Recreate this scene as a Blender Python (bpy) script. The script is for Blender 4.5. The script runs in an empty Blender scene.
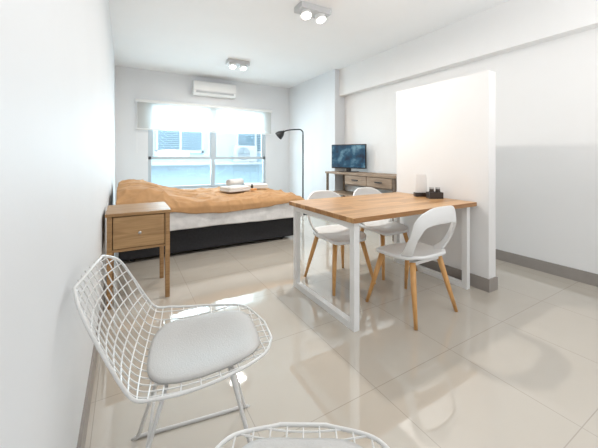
import bpy, bmesh, math, random
from mathutils import Vector, Matrix, noise
random.seed(3)
scene = bpy.context.scene
COL = scene.collection
scene.view_settings.view_transform = 'Standard'

# ---------------- materials ----------------
def nodes_of(m):
    m.use_nodes = True
    nt = m.node_tree
    return nt, nt.nodes, nt.links, nt.nodes.get('Principled BSDF')

def mat(name, col, rough=0.5, metal=0.0, var=0.04, scale=8.0, bump=0.0, bscale=60.0, emis=0.0, stretch=(1,1,1)):
    m = bpy.data.materials.new(name)
    nt, N, L, b = nodes_of(m)
    b.inputs['Roughness'].default_value = rough
    b.inputs['Metallic'].default_value = metal
    tc = N.new('ShaderNodeTexCoord')
    mp = N.new('ShaderNodeMapping'); mp.inputs['Scale'].default_value = stretch
    L.new(tc.outputs['Object'], mp.inputs['Vector'])
    nz = N.new('ShaderNodeTexNoise'); nz.inputs['Scale'].default_value = scale
    nz.inputs['Detail'].default_value = 4
    L.new(mp.outputs['Vector'], nz.inputs['Vector'])
    cr = N.new('ShaderNodeValToRGB')
    cr.color_ramp.elements[0].position = 0.3; cr.color_ramp.elements[1].position = 0.7
    cr.color_ramp.elements[0].color = (*[max(0, c*(1-var)) for c in col], 1)
    cr.color_ramp.elements[1].color = (*[min(1, c*(1+var)) for c in col], 1)
    L.new(nz.outputs['Fac'], cr.inputs['Fac'])
    L.new(cr.outputs['Color'], b.inputs['Base Color'])
    if bump > 0:
        n2 = N.new('ShaderNodeTexNoise'); n2.inputs['Scale'].default_value = bscale
        L.new(mp.outputs['Vector'], n2.inputs['Vector'])
        bp = N.new('ShaderNodeBump'); bp.inputs['Strength'].default_value = bump
        bp.inputs['Distance'].default_value = 0.01
        L.new(n2.outputs['Fac'], bp.inputs['Height']); L.new(bp.outputs['Normal'], b.inputs['Normal'])
    if emis > 0:
        b.inputs['Emission Color'].default_value = (1, 0.97, 0.92, 1)
        b.inputs['Emission Strength'].default_value = emis
    return m

def wood(name, c1, c2, axis=0, rough=0.4, planks=None):
    m = bpy.data.materials.new(name)
    nt, N, L, b = nodes_of(m)
    b.inputs['Roughness'].default_value = rough
    tc = N.new('ShaderNodeTexCoord'); mp = N.new('ShaderNodeMapping')
    s = [14, 14, 14]; s[axis] = 1.2
    mp.inputs['Scale'].default_value = s
    L.new(tc.outputs['Object'], mp.inputs['Vector'])
    nz = N.new('ShaderNodeTexNoise'); nz.inputs['Scale'].default_value = 2.2; nz.inputs['Detail'].default_value = 6
    nz.inputs['Distortion'].default_value = 1.2
    L.new(mp.outputs['Vector'], nz.inputs['Vector'])
    cr = N.new('ShaderNodeValToRGB')
    cr.color_ramp.elements[0].position = 0.32; cr.color_ramp.elements[1].position = 0.68
    cr.color_ramp.elements[0].color = (*c1, 1); cr.color_ramp.elements[1].color = (*c2, 1)
    L.new(nz.outputs['Fac'], cr.inputs['Fac'])
    out = cr.outputs['Color']
    if planks:
        br = N.new('ShaderNodeTexBrick')
        br.inputs['Scale'].default_value = 1.0
        br.inputs['Brick Width'].default_value = planks[0]; br.inputs['Row Height'].default_value = planks[1]
        br.inputs['Mortar Size'].default_value = 0.0015
        br.inputs['Color1'].default_value = (1, 1, 1, 1); br.inputs['Color2'].default_value = (0.62, 0.54, 0.46, 1)
        br.inputs['Mortar'].default_value = (0.5, 0.4, 0.3, 1)
        L.new(tc.outputs['Object'], br.inputs['Vector'])
        mx = N.new('ShaderNodeMix'); mx.data_type = 'RGBA'; mx.blend_type = 'MULTIPLY'
        mx.inputs[0].default_value = 0.85
        L.new(out, mx.inputs[6]); L.new(br.outputs['Color'], mx.inputs[7])
        out = mx.outputs[2]
    L.new(out, b.inputs['Base Color'])
    return m

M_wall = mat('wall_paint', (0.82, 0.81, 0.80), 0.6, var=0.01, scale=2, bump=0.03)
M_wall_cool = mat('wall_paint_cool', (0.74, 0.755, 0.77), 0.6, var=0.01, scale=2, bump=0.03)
M_ceil = mat('ceiling_paint', (0.88, 0.89, 0.895), 0.7, var=0.01, scale=2)
M_base = mat('baseboard_taupe', (0.31, 0.28, 0.255), 0.4, var=0.05)
M_white = mat('white_plastic', (0.82, 0.82, 0.81), 0.35, var=0.01)
M_wmetal = mat('white_powdercoat', (0.80, 0.80, 0.79), 0.3, var=0.01)
M_wire = mat('white_wire', (0.70, 0.695, 0.68), 0.3, var=0.01)
M_pad = mat('pad_leatherette', (0.50, 0.49, 0.475), 0.5, var=0.03, bump=0.15, bscale=200)
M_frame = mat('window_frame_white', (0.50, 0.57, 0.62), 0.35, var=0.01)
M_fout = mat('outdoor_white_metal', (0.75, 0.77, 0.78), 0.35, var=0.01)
M_black = mat('black_metal', (0.015, 0.015, 0.016), 0.4, var=0.1)
M_blackfab = mat('black_fabric', (0.018, 0.018, 0.021), 0.8, var=0.2, scale=40, bump=0.2, bscale=200)
M_tabletop = wood('butcher_block', (0.50, 0.27, 0.11), (0.70, 0.43, 0.21), 0, 0.3, planks=(0.55, 0.075))
M_leg = wood('beech_leg', (0.58, 0.29, 0.09), (0.70, 0.39, 0.15), 2, 0.4)
M_night = wood('nightstand_wood', (0.29, 0.155, 0.06), (0.44, 0.26, 0.115), 0, 0.45)
M_nightd = wood('nightstand_drawer', (0.32, 0.18, 0.075), (0.47, 0.285, 0.13), 0, 0.45)
M_console = wood('weathered_oak', (0.22, 0.145, 0.09), (0.38, 0.28, 0.20), 1, 0.6)
M_consoled = wood('dark_oak', (0.12, 0.085, 0.06), (0.23, 0.17, 0.12), 1, 0.6)
M_sheet = mat('white_bed_linen', (0.72, 0.71, 0.70), 0.85, var=0.13, scale=9, bump=0.4, bscale=14)
M_towel = mat('white_towel', (0.85, 0.84, 0.82), 0.95, var=0.03, bump=0.5, bscale=300)
M_bulb = mat('lamp_glow', (1, 0.97, 0.9), 0.5, emis=9)
M_lampw = mat('lamp_body_grey', (0.55, 0.56, 0.57), 0.35, var=0.02)
M_steel = mat('brushed_steel', (0.5, 0.5, 0.5), 0.3, metal=1.0)
M_dark = mat('dark_brown_wood', (0.035, 0.022, 0.015), 0.3)
M_paper = mat('white_card', (0.88, 0.87, 0.85), 0.7, var=0.02)
M_ext = mat('facade_render', (0.60, 0.77, 0.87), 0.8, var=0.03)
M_extw = mat('facade_shutter', (0.26, 0.36, 0.43), 0.6, var=0.05)
M_orange = mat('orange_soap', (0.75, 0.35, 0.12), 0.5)
M_duvet = mat('tan_duvet_cotton', (0.49, 0.275, 0.125), 0.85, var=0.12, scale=5, bump=0.8, bscale=9)

def floor_mat():
    m = bpy.data.materials.new('porcelain_tiles')
    nt, N, L, b = nodes_of(m)
    tc = N.new('ShaderNodeTexCoord')
    mp = N.new('ShaderNodeMapping'); mp.inputs['Location'].default_value = (0.12, 0.1, 0)
    L.new(tc.outputs['Object'], mp.inputs['Vector'])
    br = N.new('ShaderNodeTexBrick'); br.offset = 0.0
    br.inputs['Scale'].default_value = 1.0
    br.inputs['Brick Width'].default_value = 0.6; br.inputs['Row Height'].default_value = 0.6
    br.inputs['Mortar Size'].default_value = 0.0022; br.inputs['Mortar Smooth'].default_value = 0.3
    br.inputs['Color1'].default_value = (0.555, 0.505, 0.435, 1); br.inputs['Color2'].default_value = (0.57, 0.52, 0.45, 1)
    br.inputs['Mortar'].default_value = (0.42, 0.38, 0.325, 1)
    L.new(mp.outputs['Vector'], br.inputs['Vector'])
    nz = N.new('ShaderNodeTexNoise'); nz.inputs['Scale'].default_value = 3; nz.inputs['Detail'].default_value = 5
    L.new(tc.outputs['Object'], nz.inputs['Vector'])
    cr = N.new('ShaderNodeValToRGB')
    cr.color_ramp.elements[0].color = (0.95, 0.95, 0.95, 1); cr.color_ramp.elements[1].color = (1, 1, 1, 1)
    L.new(nz.outputs['Fac'], cr.inputs['Fac'])
    mx = N.new('ShaderNodeMix'); mx.data_type = 'RGBA'; mx.blend_type = 'MULTIPLY'; mx.inputs[0].default_value = 1
    L.new(br.outputs['Color'], mx.inputs[6]); L.new(cr.outputs['Color'], mx.inputs[7])
    L.new(mx.outputs[2], b.inputs['Base Color'])
    b.inputs['Roughness'].default_value = 0.03
    b.inputs['IOR'].default_value = 1.75
    b.inputs['Specular IOR Level'].default_value = 1.0
    return m
M_floor = floor_mat()

def trans_mat(name, col, alpha, gloss=False):
    m = bpy.data.materials.new(name); m.use_nodes = True
    nt = m.node_tree; N = nt.nodes; L = nt.links
    N.clear()
    out = N.new('ShaderNodeOutputMaterial'); mx = N.new('ShaderNodeMixShader')
    tr = N.new('ShaderNodeBsdfTransparent'); tr.inputs['Color'].default_value = (0.90, 0.975, 1, 1) if gloss else (1, 1, 1, 1)
    if gloss:
        s = N.new('ShaderNodeBsdfGlossy'); s.inputs['Roughness'].default_value = 0.03
        s.inputs['Color'].default_value = (*col, 1)
    else:
        s = N.new('ShaderNodeBsdfTranslucent'); s.inputs['Color'].default_value = (*col, 1)
        d = N.new('ShaderNodeBsdfDiffuse'); d.inputs['Color'].default_value = (*col, 1)
        m2 = N.new('ShaderNodeMixShader'); L.new(s.outputs[0], m2.inputs[1]); L.new(d.outputs[0], m2.inputs[2])
        s = m2
    mx.inputs[0].default_value = alpha
    L.new(tr.outputs[0], mx.inputs[1]); L.new(s.outputs[0], mx.inputs[2]); L.new(mx.outputs[0], out.inputs[0])
    return m
M_glass = trans_mat('window_glass', (0.9, 0.95, 1), 0.06, True)
M_blind = trans_mat('sheer_blind', (0.66, 0.65, 0.62), 0.74)

def screen_mat():
    m = bpy.data.materials.new('tv_picture')
    nt, N, L, b = nodes_of(m)
    tc = N.new('ShaderNodeTexCoord'); nz = N.new('ShaderNodeTexNoise')
    nz.inputs['Scale'].default_value = 6; nz.inputs['Detail'].default_value = 5
    L.new(tc.outputs['Object'], nz.inputs['Vector'])
    cr = N.new('ShaderNodeValToRGB'); e = cr.color_ramp.elements
    e[0].position = 0.35; e[0].color = (0.005, 0.02, 0.05, 1)
    e[1].position = 0.75; e[1].color = (0.30, 0.55, 0.65, 1)
    k = e.new(0.52); k.color = (0.01, 0.09, 0.17, 1)
    L.new(nz.outputs['Fac'], cr.inputs['Fac'])
    b.inputs['Base Color'].default_value = (0.01, 0.01, 0.012, 1); b.inputs['Roughness'].default_value = 0.15
    L.new(cr.outputs['Color'], b.inputs['Emission Color']); b.inputs['Emission Strength'].default_value = 0.8
    return m
M_screen = screen_mat()

# ---------------- mesh helpers ----------------
def new_obj(name, bm, m, parent=None, loc=None, smooth=False):
    bmesh.ops.recalc_face_normals(bm, faces=bm.faces)
    me = bpy.data.meshes.new(name); bm.to_mesh(me); bm.free()
    if smooth:
        for p in me.polygons: p.use_smooth = True
    o = bpy.data.objects.new(name, me)
    me.materials.append(m)
    COL.objects.link(o)
    if parent: o.parent = parent
    if loc: o.location = loc
    return o

def bm_box(bm, x0, x1, y0, y1, z0, z1, bevel=0.0, seg=2, rot=None):
    r = bmesh.ops.create_cube(bm, size=1.0)
    vs = r['verts']
    for v in vs:
        v.co = Vector(((x0+x1)/2 + v.co.x*(x1-x0), (y0+y1)/2 + v.co.y*(y1-y0), (z0+z1)/2 + v.co.z*(z1-z0)))
    if bevel > 0:
        es = list({e for v in vs for e in v.link_edges})
        bmesh.ops.bevel(bm, geom=es, offset=bevel, segments=seg, affect='EDGES', profile=0.5)

def box(name, dims, m, parent=None, bevel=0.0, seg=2, smooth=False, loc=None):
    bm = bmesh.new(); bm_box(bm, *dims, bevel=bevel, seg=seg)
    return new_obj(name, bm, m, parent, loc, smooth)

def boxes(name, lst, m, parent=None, bevel=0.0, loc=None):
    bm = bmesh.new()
    for d in lst: bm_box(bm, *d, bevel=bevel)
    return new_obj(name, bm, m, parent, loc)

def tube(bm, pts, r, n=8, closed=False, radii=None):
    pts = [Vector(p) for p in pts]
    k = len(pts); rings = []
    prev = None
    for i, p in enumerate(pts):
        if closed: t = pts[(i+1) % k] - pts[i-1]
        else: t = pts[min(i+1, k-1)] - pts[max(i-1, 0)]
        t.normalize()
        if prev is None:
            a = Vector((0, 0, 1)) if abs(t.z) < 0.9 else Vector((1, 0, 0))
            nrm = t.cross(a).normalized()
        else:
            nrm = (prev - t*prev.dot(t)).normalized()
        prev = nrm; bn = t.cross(nrm)
        rr = radii[i] if radii else r
        rings.append([bm.verts.new(p + nrm*math.cos(2*math.pi*j/n)*rr + bn*math.sin(2*math.pi*j/n)*rr) for j in range(n)])
    rng = range(k if closed else k-1)
    for i in rng:
        A, B = rings[i], rings[(i+1) % k]
        for j in range(n):
            bm.faces.new((A[j], A[(j+1) % n], B[(j+1) % n], B[j]))
    if not closed:
        bm.faces.new(rings[0][::-1]); bm.faces.new(rings[-1])

def catmull(P, n):
    P = [Vector(p) for p in P]; out = []
    Q = [2*P[0]-P[1]] + P + [2*P[-1]-P[-2]]
    for i in range(1, len(Q)-2):
        for j in range(n):
            t = j/n; a, b, c, d = Q[i-1], Q[i], Q[i+1], Q[i+2]
            out.append(0.5*((2*b)+(c-a)*t+(2*a-5*b+4*c-d)*t*t+(3*b-a-3*c+d)*t**3))
    out.append(P[-1]); return out

def empty(name, loc, rotz=0.0):
    e = bpy.data.objects.new(name, None); e.empty_display_size = 0.1
    e.location = loc; e.rotation_euler = (0, 0, rotz); COL.objects.link(e); return e

def tag(o, label, cat, group=None):
    o["label"] = label; o["category"] = cat
    if group: o["group"] = group
def struct(o, label=None):
    o["kind"] = "structure"
    if label: o["label"] = label
    return o

def copy_thing(root, loc, rotz):
    r = root.copy(); COL.objects.link(r); r.location = loc; r.rotation_euler = (0, 0, rotz)
    ALL = list(bpy.data.objects)
    def rec(src, dst):
        for c in [c for c in ALL if c.parent == src]:
            k = c.copy(); k.parent = dst; COL.objects.link(k); rec(c, k)
    rec(root, r); return r

# ---------------- room ----------------
XL, XR, YB, H = -0.15, 3.63, 6.35, 2.80
Y0 = -1.6
def sl(n, d, m, lab): return struct(box(n, d, m), lab)
sl('floor', (XL-0.15, XR+0.15, Y0, YB+0.15, -0.1, 0), M_floor, 'glossy beige porcelain tile floor')
sl('ceiling', (XL-0.15, XR+0.15, Y0, YB+0.15, H, H+0.1), M_ceil, 'smooth white painted ceiling')
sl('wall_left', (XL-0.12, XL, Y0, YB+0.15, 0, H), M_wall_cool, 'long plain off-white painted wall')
sl('wall_right', (XR, XR+0.12, Y0, YB+0.15, 0, H), M_wall, 'long plain white painted wall')
WX0, WX1, WZ0, WZ1 = 0.38, 2.80, 0.52, 2.18
struct(boxes('wall_back', [(XL, WX0, YB, YB+0.15, 0, H), (WX1, XR, YB, YB+0.15, 0, H),
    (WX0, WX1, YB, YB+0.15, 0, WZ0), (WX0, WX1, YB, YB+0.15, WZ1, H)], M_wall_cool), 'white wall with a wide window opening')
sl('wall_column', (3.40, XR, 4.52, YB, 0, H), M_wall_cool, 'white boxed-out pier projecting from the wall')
sl('trim_beam', (3.50, XR, Y0, 4.52, 2.30, H), M_wall, 'white ceiling beam along the wall')
sl('wall_partition', (2.68, 2.79, 1.40, 2.40, 0, 1.89), M_wall, 'white chest-high freestanding partition wall')
bh = 0.11
sl('baseboard_right', (XR-0.012, XR, Y0, 4.52, 0, bh), M_base, 'taupe grey baseboard')
sl('baseboard_left', (XL, XL+0.012, Y0, YB, 0, bh), M_base, 'taupe grey baseboard')
sl('baseboard_column', (3.388, 3.40, 4.508, YB, 0, bh), M_base, 'taupe grey baseboard')
sl('baseboard_back', (XL+0.012, 3.388, YB-0.012, YB, 0, bh), M_base, 'taupe grey baseboard')
struct(boxes('baseboard_partition', [(2.668, 2.68, 1.388, 2.412, 0, bh), (2.68, 2.79, 1.388, 1.40, 0, bh),
    (2.79, 2.802, 1.388, 2.412, 0, bh), (2.68, 2.79, 2.40, 2.412, 0, bh)], M_base), 'taupe grey baseboard around the partition')

# window
fy0, fy1 = YB+0.02, YB+0.08
f = 0.055
mid = 1.60; rail = 1.13
fr = [(WX0, WX0+f, fy0, fy1, WZ0, WZ1), (WX1-f, WX1, fy0, fy1, WZ0, WZ1),
      (WX0, WX1, fy0, fy1, WZ0, WZ0+f), (WX0, WX1, fy0, fy1, WZ1-f, WZ1),
      (WX0, WX1, fy0, fy1, rail-0.03, rail+0.03), (mid-0.04, mid+0.04, fy0-0.01, fy1, WZ0, WZ1),
      (WX0+f, WX0+f+0.035, fy0+0.01, fy1-0.01, rail, WZ1), (mid-0.075, mid-0.04, fy0+0.01, fy1-0.01, rail, WZ1),
      (mid+0.04, mid+0.075, fy0+0.01, fy1-0.01, rail, WZ1), (WX1-f-0.035, WX1-f, fy0+0.01, fy1-0.01, rail, WZ1)]
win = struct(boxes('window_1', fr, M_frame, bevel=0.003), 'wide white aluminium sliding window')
box('glass', (WX0+f, WX1-f, YB+0.048, YB+0.054, WZ0+f, WZ1-f), M_glass, win)
struct(box('trim_sill', (WX0-0.03, WX1+0.03, YB-0.02, YB+0.15, WZ0-0.03, WZ0), M_fout, bevel=0.004), 'white window sill')

# blind
bl = empty('roller_blind', (1.55, YB-0.05, 2.18))
tag(bl, 'sheer white roller blind rolled partway down over the window', 'blind')
bm = bmesh.new(); tube(bm, [(-1.38, 0, 0.02), (1.38, 0, 0.02)], 0.03, 16)
new_obj('roller', bm, M_white, bl, smooth=False)
bm = bmesh.new()
g = [[bm.verts.new((-1.36+2.72*i/20, 0.0, 0.0-0.50*j/4)) for j in range(5)] for i in range(21)]
for i in range(20):
    for j in range(4): bm.faces.new((g[i][j], g[i+1][j], g[i+1][j+1], g[i][j+1]))
new_obj('fabric', bm, M_blind, bl)
box('bottom_bar', (-1.36, 1.36, -0.01, 0.01, -0.52, -0.495), M_white, bl, bevel=0.004)
bm = bmesh.new()
tube(bm, [(-1.37, -0.03, 0.02), (-1.37, -0.03, -0.95), (-1.355, -0.03, -0.95), (-1.355, -0.03, 0.02)], 0.002, 6)
new_obj('cord', bm, M_white, bl)

# exterior facade
fa = empty('neighboring_building', (1.5, 10.0, 0))
tag(fa, 'pale rendered facade of the building across the courtyard', 'building')
box('facade', (-6, 9, 0, 0.3, -4, 5), M_ext, fa)
for wx in (-3.0, -0.7, 1.8, 4.2):
    w = boxes('facade_window', [(wx, wx+1.4, -0.06, 0, 1.28, 1.36), (wx, wx+1.4, -0.06, 0, 2.2, 2.28),
        (wx, wx+0.06, -0.06, 0, 1.28, 2.28), (wx+1.34, wx+1.4, -0.06, 0, 1.28, 2.28), (wx+0.67, wx+0.73, -0.06, 0, 1.28, 2.28)], M_fout, fa)
    bm = bmesh.new()
    for k in range(14): bm_box(bm, wx+0.05, wx+1.35, -0.03, -0.005, 1.36+k*0.062, 1.36+k*0.062+0.045)
    new_obj('shutter', bm, M_extw, w)
box('ledge', (-6, 9, -0.32, 0, 0.9, 0.98), M_fout, fa)
oc = empty('outdoor_condenser', (3.55, 9.70, 0.985))
tag(oc, 'white outdoor air conditioner condenser on the facade ledge', 'air conditioner')
box('casing', (-0.4, 0.4, -0.02, 0.2, 0.0, 0.55), M_fout, oc, bevel=0.02)
bm = bmesh.new()
for k in range(1, 7):
    r = 0.035*k
    tube(bm, [(-0.1+r*math.cos(a*math.pi/12), -0.03, 0.28+r*math.sin(a*math.pi/12)) for a in range(24)], 0.006, 5, closed=True)
tube(bm, [(-0.1-0.22, -0.028, 0.28), (-0.1+0.22, -0.028, 0.28)], 0.006, 5)
tube(bm, [(-0.1, -0.028, 0.06), (-0.1, -0.028, 0.50)], 0.006, 5)
new_obj('fan_grille', bm, M_extw, oc)

# indoor AC
ac = empty('air_conditioner', (1.60, YB, 2.40))
tag(ac, 'white wall-mounted split air conditioner above the window', 'air conditioner')
bm = bmesh.new()
prof = [(0, 0.28), (-0.15, 0.28), (-0.19, 0.26), (-0.205, 0.18), (-0.205, 0.08), (-0.19, 0.03), (-0.15, 0.0), (0, 0.0)]
A = [bm.verts.new((-0.43, y, z)) for y, z in prof]; B = [bm.verts.new((0.43, y, z)) for y, z in prof]
for i in range(len(prof)):
    j = (i+1) % len(prof); bm.faces.new((A[i], A[j], B[j], B[i]))
bm.faces.new(A); bm.faces.new(B[::-1])
new_obj('casing', bm, M_white, ac)
box('air_flap', (-0.38, 0.38, -0.208, -0.19, 0.035, 0.075), mat('flap_grey', (0.45, 0.46, 0.47), 0.4), ac, bevel=0.004)
box('front_seam', (-0.43, 0.43, -0.208, -0.2, 0.085, 0.09), M_lampw, ac)

# ceiling lamps
def ceiling_lamp(x, y, rz):
    e = empty('ceiling_spotlight', (x, y, H), rz)
    box('housing', (-0.19, 0.19, -0.085, 0.085, -0.065, 0), M_lampw, e, bevel=0.005)
    for sx in (-0.09, 0.09):
        bm = bmesh.new()
        t = Vector((0.10*(1 if sx > 0 else -1), -0.30, -1)).normalized()
        c = Vector((sx, 0, -0.045))
        tube(bm, [c, c + t*0.075], 0.058, 24)
        hd = new_obj('spot_head', bm, M_white, e)
        bm = bmesh.new(); tube(bm, [c + t*0.0755, c + t*0.082], 0.050, 24)
        new_obj('bulb', bm, M_bulb, hd)
    tag(e, 'twin-head square ceiling spotlight with lit bulbs', 'ceiling lamp', 'ceiling spotlights')
    return e
L1 = ceiling_lamp(1.80, 2.80, 0.0)
L2 = copy_thing(L1, (1.68, 5.0, H), 0.0)

# ---------------- bed ----------------
bx0, bx1, by0, by1 = -0.08, 2.14, 3.66, 5.26
bed = empty('bed', (bx0, by0, 0))
tag(bed, 'double bed with rumpled tan duvet over white sheets and black base', 'bed')
LX, LY = bx1-bx0, by1-by0
box('base', (0.02, LX-0.06, 0.05, LY-0.04, 0.04, 0.34), M_blackfab, bed, bevel=0.015)
for px in (0.15, LX-0.2):
    for py in (0.15, LY-0.15):
        bm = bmesh.new(); tube(bm, [(px, py, 0), (px, py, 0.045)], 0.025, 12); new_obj('foot', bm, M_black, bed)
box('mattress', (0.0, LX-0.02, 0.02, LY-0.02, 0.34, 0.55), M_sheet, bed, bevel=0.05, seg=4, smooth=True)

def drape(name, a0, over, overf, ztop, m, edgewave, wr, seed, hump, foldamp=0.018, crease=0.016, outset=0.03):
    bm = bmesh.new(); na, nb = 200, 150
    G = []
    for i in range(na+1):
        row = []
        for j in range(nb+1):
            ta, tb = i/na, j/nb
            a = a0 + (LX+overf-a0)*ta
            ov = over*(1+edgewave*math.sin(a*3.1+seed) + edgewave*0.6*noise.noise(Vector((a*5, seed, 0))))
            b = -ov + (LY+2*ov)*tb
            dropx = max(0, a-LX); dropy = max(0, -b, b-LY)
            x = min(a, LX); y = min(max(b, 0), LY)
            nv = noise.noise(Vector((a*2.2+seed, b*3.0, 0)))
            wx_ = 0.25*noise.noise(Vector((a*2, b*2, 9)))
            rd = 1-abs(noise.noise(Vector((a*1.6+b*1.1+wx_, b*3.2-a*0.9, seed))))*6
            rd2 = 1-abs(noise.noise(Vector((a*3.1-b*1.7, b*4.4+a*2.0+wx_, seed+3))))*5
            rd3 = 1-abs(noise.noise(Vector((a*6.1+b*2.7, b*5.4-a*3.0, seed+7))))*4
            nv2 = max(0, rd)**1.5 + 0.8*max(0, rd2)**1.5 + 0.4*max(0, rd3)**1.5
            drop = (dropx**3+dropy**3)**(1/3)
            if dropx > 0: x += outset*min(1, dropx/0.04) + 0.012*nv*min(1, dropx/0.1)
            fold = foldamp*math.sin(a*16+3*nv)
            if b < 0: y -= outset*min(1, dropy/0.04) + (fold+0.6*foldamp*nv+crease*0.3*nv2)*min(1, dropy/0.15)
            if b > LY: y += outset*min(1, dropy/0.04)
            z = ztop - drop*0.97 + wr*nv*(1 if drop == 0 else 0.3) + crease*nv2*max(0.15, 1-drop*8)
            ed = min(LX-x, y, LY-y)
            z += 0.014*min(1, max(0, ed)/0.25)
            if hump:
                hx = math.exp(-((x-0.18)/0.42)**2)
                hy = 0.80+0.20*abs(math.sin((y/LY)*2*math.pi*0.98+0.1))**0.6
                z += 0.19*hx*hy*min(1, (min(y, LY-y)+0.12)/0.28)
            row.append(bm.verts.new((x, y, z)))
        G.append(row)
    for i in range(na):
        for j in range(nb): bm.faces.new((G[i][j], G[i+1][j], G[i+1][j+1], G[i][j+1]))
    o = new_obj(name, bm, m, bed, smooth=True)
    s = o.modifiers.new('sol', 'SOLIDIFY'); s.thickness = 0.010; s.offset = -1
    return o
drape('sheet', 0.03, 0.255, 0.26, 0.564, M_sheet, 0.02, 0.003, 1.7, False, 0.006, 0.003, 0.022)
drape('duvet', 0.0, 0.105, 0.09, 0.600, M_duvet, 0.22, 0.010, 4.2, True, 0.004, 0.019, 0.048)
def pillow(name, cx, cy, cz, sx, sy, sz, m, parent, ry=0.0):
    bm = bmesh.new(); bmesh.ops.create_cube(bm, size=2)
    bmesh.ops.subdivide_edges(bm, edges=bm.edges[:], cuts=8, use_grid_fill=True)
    for v in bm.verts:
        x, y, z = v.co
        k = (1-abs(x)**3.5)*(1-abs(y)**3.5)
        zz = z*(0.12+0.88*max(0, k)**0.5)
        v.co = Vector((x*sx*(1-0.06*(1-abs(y))), y*sy*(1-0.06*(1-abs(x))), zz*sz))
    bmesh.ops.translate(bm, verts=bm.verts, vec=(cx, cy, cz))
    return new_obj(name, bm, m, parent, smooth=True)
pillow('pillow', 0.28, 0.40, 0.645, 0.22, 0.34, 0.06, M_sheet, bed)
pillow('pillow', 0.28, 1.18, 0.645, 0.22, 0.34, 0.06, M_sheet, bed)

# towels on bed
TZ = 0.658
def towel(x, y, z, rz, w, d, layers, name='folded_towel', th=0.026):
    e = bmesh.new()
    for k in range(layers):
        bm_box(e, -w/2+0.004*k, w/2-0.003*k, -d/2, d/2-0.004*k, k*th, k*th+th+0.002, bevel=0.4*th, seg=3)
    o = new_obj(name, e, M_towel, None, (x, y, z), True); o.rotation_euler = (0, 0, rz); return o
t1 = towel(1.42, 4.36, TZ-0.015, 0.3, 0.36, 0.28, 2, th=0.034); tag(t1, 'folded white bath towel lying on the duvet', 'towel', 'towels on the bed')
t2 = towel(1.86, 4.62, TZ-0.015, -0.2, 0.36, 0.26, 2, th=0.034); tag(t2, 'thin folded white hand towel on the duvet', 'towel', 'towels on the bed')
bm = bmesh.new()
sp = []
for k in range(40):
    a = k*0.45; r = 0.010+0.0012*k; sp.append((r*math.cos(a), r*math.sin(a)))
g = [[bm.verts.new((xx, yy, zz)) for xx, yy in sp] for zz in (-0.13, 0.13)]
for k in range(39): bm.faces.new((g[0][k], g[0][k+1], g[1][k+1], g[1][k]))
bmesh.ops.rotate(bm, verts=bm.verts, cent=(0, 0, 0), matrix=Matrix.Rotation(math.pi/2, 3, 'Y'))
rt = new_obj('rolled_towel', bm, M_towel, None, (1.42, 4.36, TZ+0.113), True); rt.rotation_euler = (0, 0, 0.4)
s = rt.modifiers.new('sol', 'SOLIDIFY'); s.thickness = 0.008
tag(rt, 'rolled white towel resting on a folded towel', 'towel', 'towels on the bed')
bm = bmesh.new(); bm_box(bm, -0.045, 0.045, -0.03, 0.03, 0, 0.03, bevel=0.01, seg=3)
so = new_obj('soap_bar', bm, M_orange, None, (1.68, 4.26, 0.648), True); tag(so, 'small orange soap bar on the duvet', 'soap')
bm = bmesh.new(); tube(bm, [(0, 0, 0), (0, 0, .06), (0, 0, .065), (0, 0, .085)], .02, 14, radii=[.02, .02, .012, .012])
bo = new_obj('toiletry_bottle', bm, M_dark, None, (1.70, 4.38, 0.646)); tag(bo, 'small dark toiletry bottle on the duvet', 'bottle')

# ---------------- nightstand ----------------
ns = empty('nightstand', (-0.13, 2.66, 0))
tag(ns, 'brown wooden nightstand with one drawer beside the bed', 'nightstand')
W, D, HT = 0.46, 0.50, 0.72
box('top', (0, W, 0, D, HT-0.025, HT), M_night, ns, bevel=0.004)
boxes('body', [(0.02, 0.04, 0.02, D-0.02, 0.42, HT-0.025), (W-0.04, W-0.02, 0.02, D-0.02, 0.42, HT-0.025),
    (0.04, W-0.04, D-0.04, D-0.02, 0.42, HT-0.025), (0.04, W-0.04, 0.02, D-0.04, 0.42, 0.44)], M_night, ns, bevel=0.002)
dr = box('drawer', (0.05, W-0.05, 0.012, 0.03, 0.445, HT-0.032), M_nightd, ns, bevel=0.004)
bm = bmesh.new(); tube(bm, [(W/2, 0.012, 0.56), (W/2, -0.003, 0.56), (W/2, -0.012, 0.56), (W/2, -0.018, 0.56)], 0.01, 14, radii=[0.005, 0.006, 0.013, 0.009])
new_obj('knob', bm, M_steel, dr, smooth=True)
for lx in (0.01, W-0.045):
    for ly in (0.01, D-0.045):
        box('leg', (lx, lx+0.035, ly, ly+0.035, 0, HT-0.026), M_night, ns, bevel=0.003)

# ---------------- floor lamp (arm points along local -X) ----------------
fl = empty('floor_lamp', (3.12, 5.22, 0), math.radians(-42))
tag(fl, 'slim black metal floor lamp with curved arm and tilted dome head', 'floor lamp')
bm = bmesh.new(); tube(bm, [(0, 0, 0), (0, 0, 0.018), (0, 0, 0.028)], 0.14, 32, radii=[0.14, 0.14, 0.05]); new_obj('base', bm, M_black, fl)
bm = bmesh.new(); tube(bm, [(0, 0, 0.02), (0, 0, 1.60)], 0.015, 12); new_obj('pole', bm, M_black, fl, smooth=True)
bm = bmesh.new()
tube(bm, catmull([(0, 0, 1.60), (-0.005, 0, 1.66), (-0.05, 0, 1.705), (-0.12, 0, 1.71), (-0.30, 0, 1.70), (-0.40, 0, 1.675)], 5), 0.013, 12)
new_obj('arm', bm, M_black, fl, smooth=True)
bm = bmesh.new()
ax = Vector((-0.75, 0, -0.62)).normalized(); o0 = Vector((-0.39, 0, 1.685))
tube(bm, [o0 + ax*t for t in (0, 0.03, 0.05, 0.09, 0.14, 0.17, 0.16, 0.10)], 0.05, 28, radii=[0.018, 0.03, 0.048, 0.072, 0.086, 0.09, 0.084, 0.06])
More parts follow.
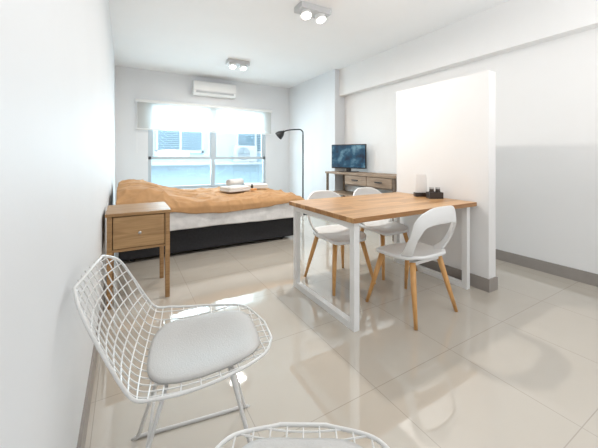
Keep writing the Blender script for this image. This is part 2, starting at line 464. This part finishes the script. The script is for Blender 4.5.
new_obj('lamp_shade', bm, M_black, fl, smooth=True)

# ---------------- TV console ----------------
tc = empty('tv_console', (3.17, 2.86, 0))
tag(tc, 'weathered wood television desk with drawers and thin legs', 'tv stand')
CW, CL, CH = 0.42, 1.64, 0.89
box('top', (-0.01, CW, 0, CL, CH-0.035, CH), M_console, tc, bevel=0.004)
boxes('body', [(0.02, CW-0.02, 0.05, 0.07, 0.70, CH-0.035), (0.02, CW-0.02, 1.08, 1.10, 0.70, CH-0.035), (0.02, CW-0.02, 0.56, 0.58, 0.70, CH-0.035),
    (0.02, CW-0.02, 0.05, 1.10, 0.68, 0.70), (CW-0.035, CW-0.02, 0.05, 1.10, 0.70, CH-0.035)], M_consoled, tc)
for y0, y1 in ((0.065, 0.565), (0.575, 1.085)):
    d = box('drawer', (0.0, 0.02, y0, y1, 0.705, CH-0.04), M_console, tc, bevel=0.003)
    box('handle', (-0.015, 0.0, (y0+y1)/2-0.07, (y0+y1)/2+0.07, 0.775, 0.787), M_black, d)
box('shelf', (0.02, CW-0.02, 0.04, CL-0.04, 0.50, 0.525), M_console, tc)
for lx in (0.0, CW-0.04):
    for ly in (0.02, CL-0.055): box('leg', (lx, lx+0.035, ly, ly+0.035, 0, CH-0.036), M_consoled, tc)

tv = empty('television', (3.36, 4.08, CH), math.radians(-60))
tag(tv, 'flat black television showing a blue picture on the console', 'television')
box('screen_frame', (-0.315, 0.315, -0.01, 0.03, 0.06, 0.48), M_black, tv, bevel=0.006)
box('screen', (-0.30, 0.30, -0.013, -0.009, 0.08, 0.465), M_screen, tv)
box('stand', (-0.16, 0.16, -0.07, 0.09, 0, 0.012), M_black, tv, bevel=0.004)
box('stand_neck', (-0.04, 0.04, 0.005, 0.03, 0.01, 0.07), M_black, tv)

# ---------------- dining table ----------------
tx0, tx1, ty0, ty1 = 1.27, 2.665, 1.49, 2.37
dt = empty('dining_table', (tx0, ty0, 0))
tag(dt, 'wooden butcher-block dining table with white metal loop legs', 'table')
TW, TD = tx1-tx0, ty1-ty0
box('tabletop', (0, TW, 0, TD, 0.72, 0.755), M_tabletop, dt, bevel=0.003)
for x in (0.03, TW-0.10):
    bm = bmesh.new(); s = 0.045; y0, y1 = 0.03, TD-0.03
    bm_box(bm, x, x+s, y0, y0+s, 0, 0.719); bm_box(bm, x, x+s, y1-s, y1, 0, 0.719)
    bm_box(bm, x, x+s, y0+s, y1-s, 0, s); bm_box(bm, x, x+s, y0+s, y1-s, 0.72-s, 0.719)
    new_obj('leg', bm, M_wmetal, dt)

# objects on table
h = empty('condiment_holder', (2.56, 1.83, 0.755), -0.5)
tag(h, 'small dark brown box holding dark shakers on the table', 'condiment holder')
boxes('box', [(-0.065, 0.065, -0.04, 0.04, 0, 0.01), (-0.065, 0.065, -0.04, -0.033, 0.01, 0.06), (-0.065, 0.065, 0.033, 0.04, 0.01, 0.06),
    (-0.065, -0.058, -0.033, 0.033, 0.01, 0.06), (0.058, 0.065, -0.033, 0.033, 0.01, 0.06)], M_dark, h)
for x in (-0.03, 0.03):
    bm = bmesh.new(); tube(bm, [(x, 0, 0.012), (x, 0, 0.065), (x, 0, 0.075), (x, 0, 0.09)], 0.02, 16, radii=[0.024, 0.024, 0.02, 0.02])
    j = new_obj('shaker', bm, M_dark, h)
    bm = bmesh.new(); tube(bm, [(x, 0, 0.09), (x, 0, 0.105)], 0.021, 16); new_obj('cap', bm, M_steel, j)
c = empty('menu_card_stand', (2.57, 1.99, 0.755), -0.62)
tag(c, 'white folded cards in a small wooden stand', 'card stand')
box('stand', (-0.065, 0.065, -0.035, 0.035, 0, 0.04), M_dark, c, bevel=0.004)
for (a, b_, y, zt) in ((-0.06, 0.045, -0.013, 0.22), (-0.04, 0.06, 0.012, 0.18)):
    box('card', (a, b_, y-0.003, y+0.003, 0.04, zt), M_paper, c)
for x in (-0.03, 0.0, 0.03):
    bm = bmesh.new(); tube(bm, [(x, 0, 0.04), (x*1.3, 0.002, 0.20)], 0.005, 8); new_obj('stick', bm, M_leg, c)

# ---------------- dining chairs (front = +Y local) ----------------
def dining_chair(loc, rz):
    e = empty('dining_chair', loc, rz)
    bm = bmesh.new(); n = 20; top = []
    def seatpt(u, v):
        x = 0.215*u*(1-0.10*v*v*(1 if v < 0 else 0.3)); y = 0.215*v
        r = max(abs(u), abs(v))
        if r > 0:
            l = (abs(u)**4+abs(v)**4)**0.25; k = r/l; x *= k; y *= k
        z = 0.445 - 0.022*(1-u*u)*(1-v*v) - (0.025*max(0, v)**3)
        if v < 0: z += 0.02*v*v
        return Vector((x, y, z))
    for i in range(n+1):
        top.append([bm.verts.new(seatpt(-1+2*i/n, -1+2*j/n)) for j in range(n+1)])
    for i in range(n):
        for j in range(n): bm.faces.new((top[i][j], top[i+1][j], top[i+1][j+1], top[i][j+1]))
    seat = new_obj('seat', bm, M_white, e, smooth=True)
    s = seat.modifiers.new('s', 'SOLIDIFY'); s.thickness = 0.024; s.offset = -1
    P = [(-0.17, -0.10, 0.435), (-0.20, -0.15, 0.50), (-0.21, -0.20, 0.60), (-0.185, -0.24, 0.70), (-0.10, -0.272, 0.745), (0, -0.28, 0.75),
         (0.10, -0.272, 0.745), (0.185, -0.24, 0.70), (0.21, -0.20, 0.60), (0.20, -0.15, 0.50), (0.17, -0.10, 0.435)]
    Wd = [0.075, 0.06, 0.055, 0.085, 0.115, 0.12, 0.115, 0.085, 0.055, 0.06, 0.075]
    pts = catmull(P, 6); m_ = len(pts)
    bm = bmesh.new(); rows = []
    for i, p in enumerate(pts):
        t = i/(m_-1)*(len(P)-1); k = min(int(t), len(P)-2); w = Wd[k]+(Wd[k+1]-Wd[k])*(t-k)
        tg = (pts[min(i+1, m_-1)]-pts[max(0, i-1)]).normalized()
        out = Vector((p.x, p.y*1.0, 0)).normalized()
        up = tg.cross(out).normalized()
        if i > 0 and up.dot(lastup) < 0: up = -up
        if i == 0 and up.y < 0: up = -up
        lastup = up
        rows.append([bm.verts.new(p+up*w*(q-0.5)+out*0.006*math.cos((q-.5)*3)) for q in [k2/6 for k2 in range(7)]])
    for i in range(m_-1):
        for j in range(6): bm.faces.new((rows[i][j], rows[i+1][j], rows[i+1][j+1], rows[i][j+1]))
    bk = new_obj('backrest', bm, M_white, e, smooth=True)
    s = bk.modifiers.new('s', 'SOLIDIFY'); s.thickness = 0.016; s.offset = 0
    b2 = bk.modifiers.new('b', 'BEVEL'); b2.width = 0.004; b2.segments = 2
    boxes('seat_bracket', [(-0.15, 0.15, -0.15, -0.11, 0.385, 0.41), (-0.15, 0.15, 0.11, 0.15, 0.385, 0.41), (-0.02, 0.02, -0.11, 0.11, 0.39, 0.415)], M_white, e, bevel=0.004)
    for sx in (-1, 1):
        for sy in (-1, 1):
            bm = bmesh.new()
            tube(bm, [(sx*0.15, sy*0.14, 0.405), (sx*0.19, sy*0.185, 0.2), (sx*0.23, sy*0.23, 0.0)], 0.02, 14, radii=[0.022, 0.018, 0.012])
            new_obj('leg', bm, M_leg, e, smooth=True)
    return e
A = dining_chair((1.90, 1.57, 0), math.radians(1))
tag(A, 'white plastic chair with wooden legs, its back toward the open floor', 'chair', 'dining chairs')
B = copy_thing(A, (1.73, 2.24, 0), math.pi)
tag(B, 'white plastic chair with wooden legs beside the table end', 'chair', 'dining chairs')
C = copy_thing(A, (2.32, 2.26, 0), math.pi)
tag(C, 'white plastic chair with wooden legs tucked near the partition', 'chair', 'dining chairs')

# ---------------- wire chairs (front = +Y local) ----------------
PROF = [(0.265, 0.455), (0.20, 0.455), (0.06, 0.435), (-0.08, 0.43), (-0.18, 0.455), (-0.245, 0.54), (-0.295, 0.64), (-0.335, 0.73), (-0.355, 0.775)]
HW = [0.06, 0.18, 0.24, 0.266, 0.268, 0.262, 0.25, 0.225, 0.15]
def lerp_list(Ls, t):
    n = len(Ls)-1; t = min(max(t, 0), 1)*n; k = min(int(t), n-1); f_ = t-k
    def g(i): i = min(max(i, 0), n); return Vector(Ls[i]) if hasattr(Ls[i], '__len__') else Vector((Ls[i], 0))
    a, b, c_, d = g(k-1), g(k), g(k+1), g(k+2)
    return 0.5*((2*b)+(c_-a)*f_+(2*a-5*b+4*c_-d)*f_*f_+(3*b-a-3*c_+d)*f_**3)
def shell(x, t):
    p = lerp_list(PROF, t)
    q = x/0.27
    back = min(1, max(0, (t-0.42)/0.25)); seatf = 1-back
    return Vector((x, p.x + 0.05*q*q*back, p.y + 0.055*q*q*seatf + 0.02*q*q*back*seatf))
def wire_chair(loc, rz):
    e = empty('wire_chair', loc, rz)
    bm = bmesh.new(); r = 0.0025
    NT = 72
    hw = [max(0.0, lerp_list(HW, i/NT).x) for i in range(NT+1)]
    for k in range(-6, 7):
        x = k*0.041
        idx = [i for i in range(NT+1) if hw[i] >= abs(x)]
        if len(idx) > 2: tube(bm, [shell(x, i/NT) for i in range(idx[0], idx[-1]+1)], r, 5)
    for k in range(1, 20):
        t = k/20; w = lerp_list(HW, t).x
        tube(bm, [shell(-w+2*w*j/16, t) for j in range(17)], r, 5)
    new_obj('wire_shell', bm, M_wire, e)
    bm = bmesh.new()
    rim = [shell(hw[i], i/NT) for i in range(NT+1)] + [shell(-hw[i], i/NT) for i in range(NT, -1, -1)]
    tube(bm, rim, 0.005, 8, closed=True)
    new_obj('rim', bm, M_wire, e, smooth=True)
    for sx in (-1, 1):
        bm = bmesh.new()
        tube(bm, catmull([(sx*0.12, 0.10, 0.425), (sx*0.20, 0.20, 0.03), (sx*0.205, 0.19, 0.008), (sx*0.205, -0.21, 0.008), (sx*0.20, -0.22, 0.03), (sx*0.13, -0.10, 0.42)], 5), 0.007, 8)
        new_obj('leg', bm, M_wire, e, smooth=True)
    for pa, pb in (((-0.17, 0.155, 0.20), (0.17, 0.155, 0.20)), ((-0.17, -0.16, 0.20), (0.17, -0.16, 0.20)),
                   ((-0.122, 0.10, 0.425), (0.122, 0.10, 0.425)), ((-0.13, -0.10, 0.42), (0.13, -0.10, 0.42))):
        bm = bmesh.new(); tube(bm, [pa, pb], 0.0055, 8); new_obj('crossbar', bm, M_wire, e)
    bm = bmesh.new(); n = 26; T = []; Bt = []
    def pt(u, v, off):
        l = (abs(u)**3+abs(v)**3)**(1/3); r_ = max(abs(u), abs(v)); k = r_/l if l > 0 else 1
        uu, vv = u*k, v*k
        t = 0.29+vv*0.19; w = 0.19-0.025*max(0, -vv)
        p = shell(uu*w, t)
        ed = 1-max(abs(u), abs(v))**6
        return p+Vector((0, 0, 0.004+off*(0.35+0.65*ed)))
    for i in range(n+1):
        T.append([bm.verts.new(pt(-1+2*i/n, -1+2*j/n, 0.020)) for j in range(n+1)])
        Bt.append([bm.verts.new(pt(-1+2*i/n, -1+2*j/n, 0.0)) for j in range(n+1)])
    for i in range(n):
        for j in range(n):
            bm.faces.new((T[i][j], T[i+1][j], T[i+1][j+1], T[i][j+1])); bm.faces.new((Bt[i][j], Bt[i][j+1], Bt[i+1][j+1], Bt[i+1][j]))
    for i in range(n):
        bm.faces.new((T[i][0], Bt[i][0], Bt[i+1][0], T[i+1][0])); bm.faces.new((T[i+1][n], Bt[i+1][n], Bt[i][n], T[i][n]))
        bm.faces.new((T[0][i+1], Bt[0][i+1], Bt[0][i], T[0][i])); bm.faces.new((T[n][i], Bt[n][i], Bt[n][i+1], T[n][i+1]))
    new_obj('seat_pad', bm, M_pad, e, smooth=True)
    return e
W1 = wire_chair((0.235, 1.15, 0), math.radians(-100))
tag(W1, 'white wire chair with grey seat pad against the wall', 'chair', 'wire chairs')
W2 = copy_thing(W1, (0.262, 0.438, 0), math.radians(-31))
tag(W2, 'white wire chair with grey seat pad facing the dining table', 'chair', 'wire chairs')

# ---------------- lights ----------------
w = bpy.data.worlds.new('World'); scene.world = w; w.use_nodes = True
bg = w.node_tree.nodes['Background']; bg.inputs[0].default_value = (0.94, 0.965, 1.0, 1); bg.inputs[1].default_value = 1.0
def area(name, loc, size, power, col=(1, 0.96, 0.91), rot=(0, 0, 0)):
    l = bpy.data.lights.new(name, 'AREA'); l.shape = 'DISK'; l.size = size; l.energy = power; l.color = col
    o = bpy.data.objects.new(name, l); o.location = loc; o.rotation_euler = rot; COL.objects.link(o); return o
area('ceiling_light', (1.79, 2.72, H-0.17), 0.09, 32)
area('ceiling_light', (1.68, 4.96, H-0.17), 0.16, 26)
area('ceiling_fill', (1.74, -0.9, 1.3), 1.4, 62, (1, 0.98, 0.96), (math.radians(165), 0, 0))  # added fill behind the camera to whiten the ceiling, no fixture there
area('window_daylight', (1.59, 6.8, 1.8), 2.2, 150, (0.85, 0.94, 1.0), (math.radians(-80), 0, 0))
area('courtyard_daylight_fill', (1.6, 7.2, 4.5), 3.0, 225, (0.9, 0.96, 1.0), (math.radians(50), 0, 0))  # added area light brightening the facade, stands in for outdoor daylight

# ---------------- camera ----------------
cam = bpy.data.cameras.new('Camera'); co = bpy.data.objects.new('Camera', cam); COL.objects.link(co)
cam.sensor_width = 36; cam.lens = 36*300/598; cam.shift_y = -67/598; cam.clip_start = 0.02
co.location = (0, 0, 1.15); co.rotation_euler = (math.radians(90), 0, -math.atan(174/300))
scene.camera = co
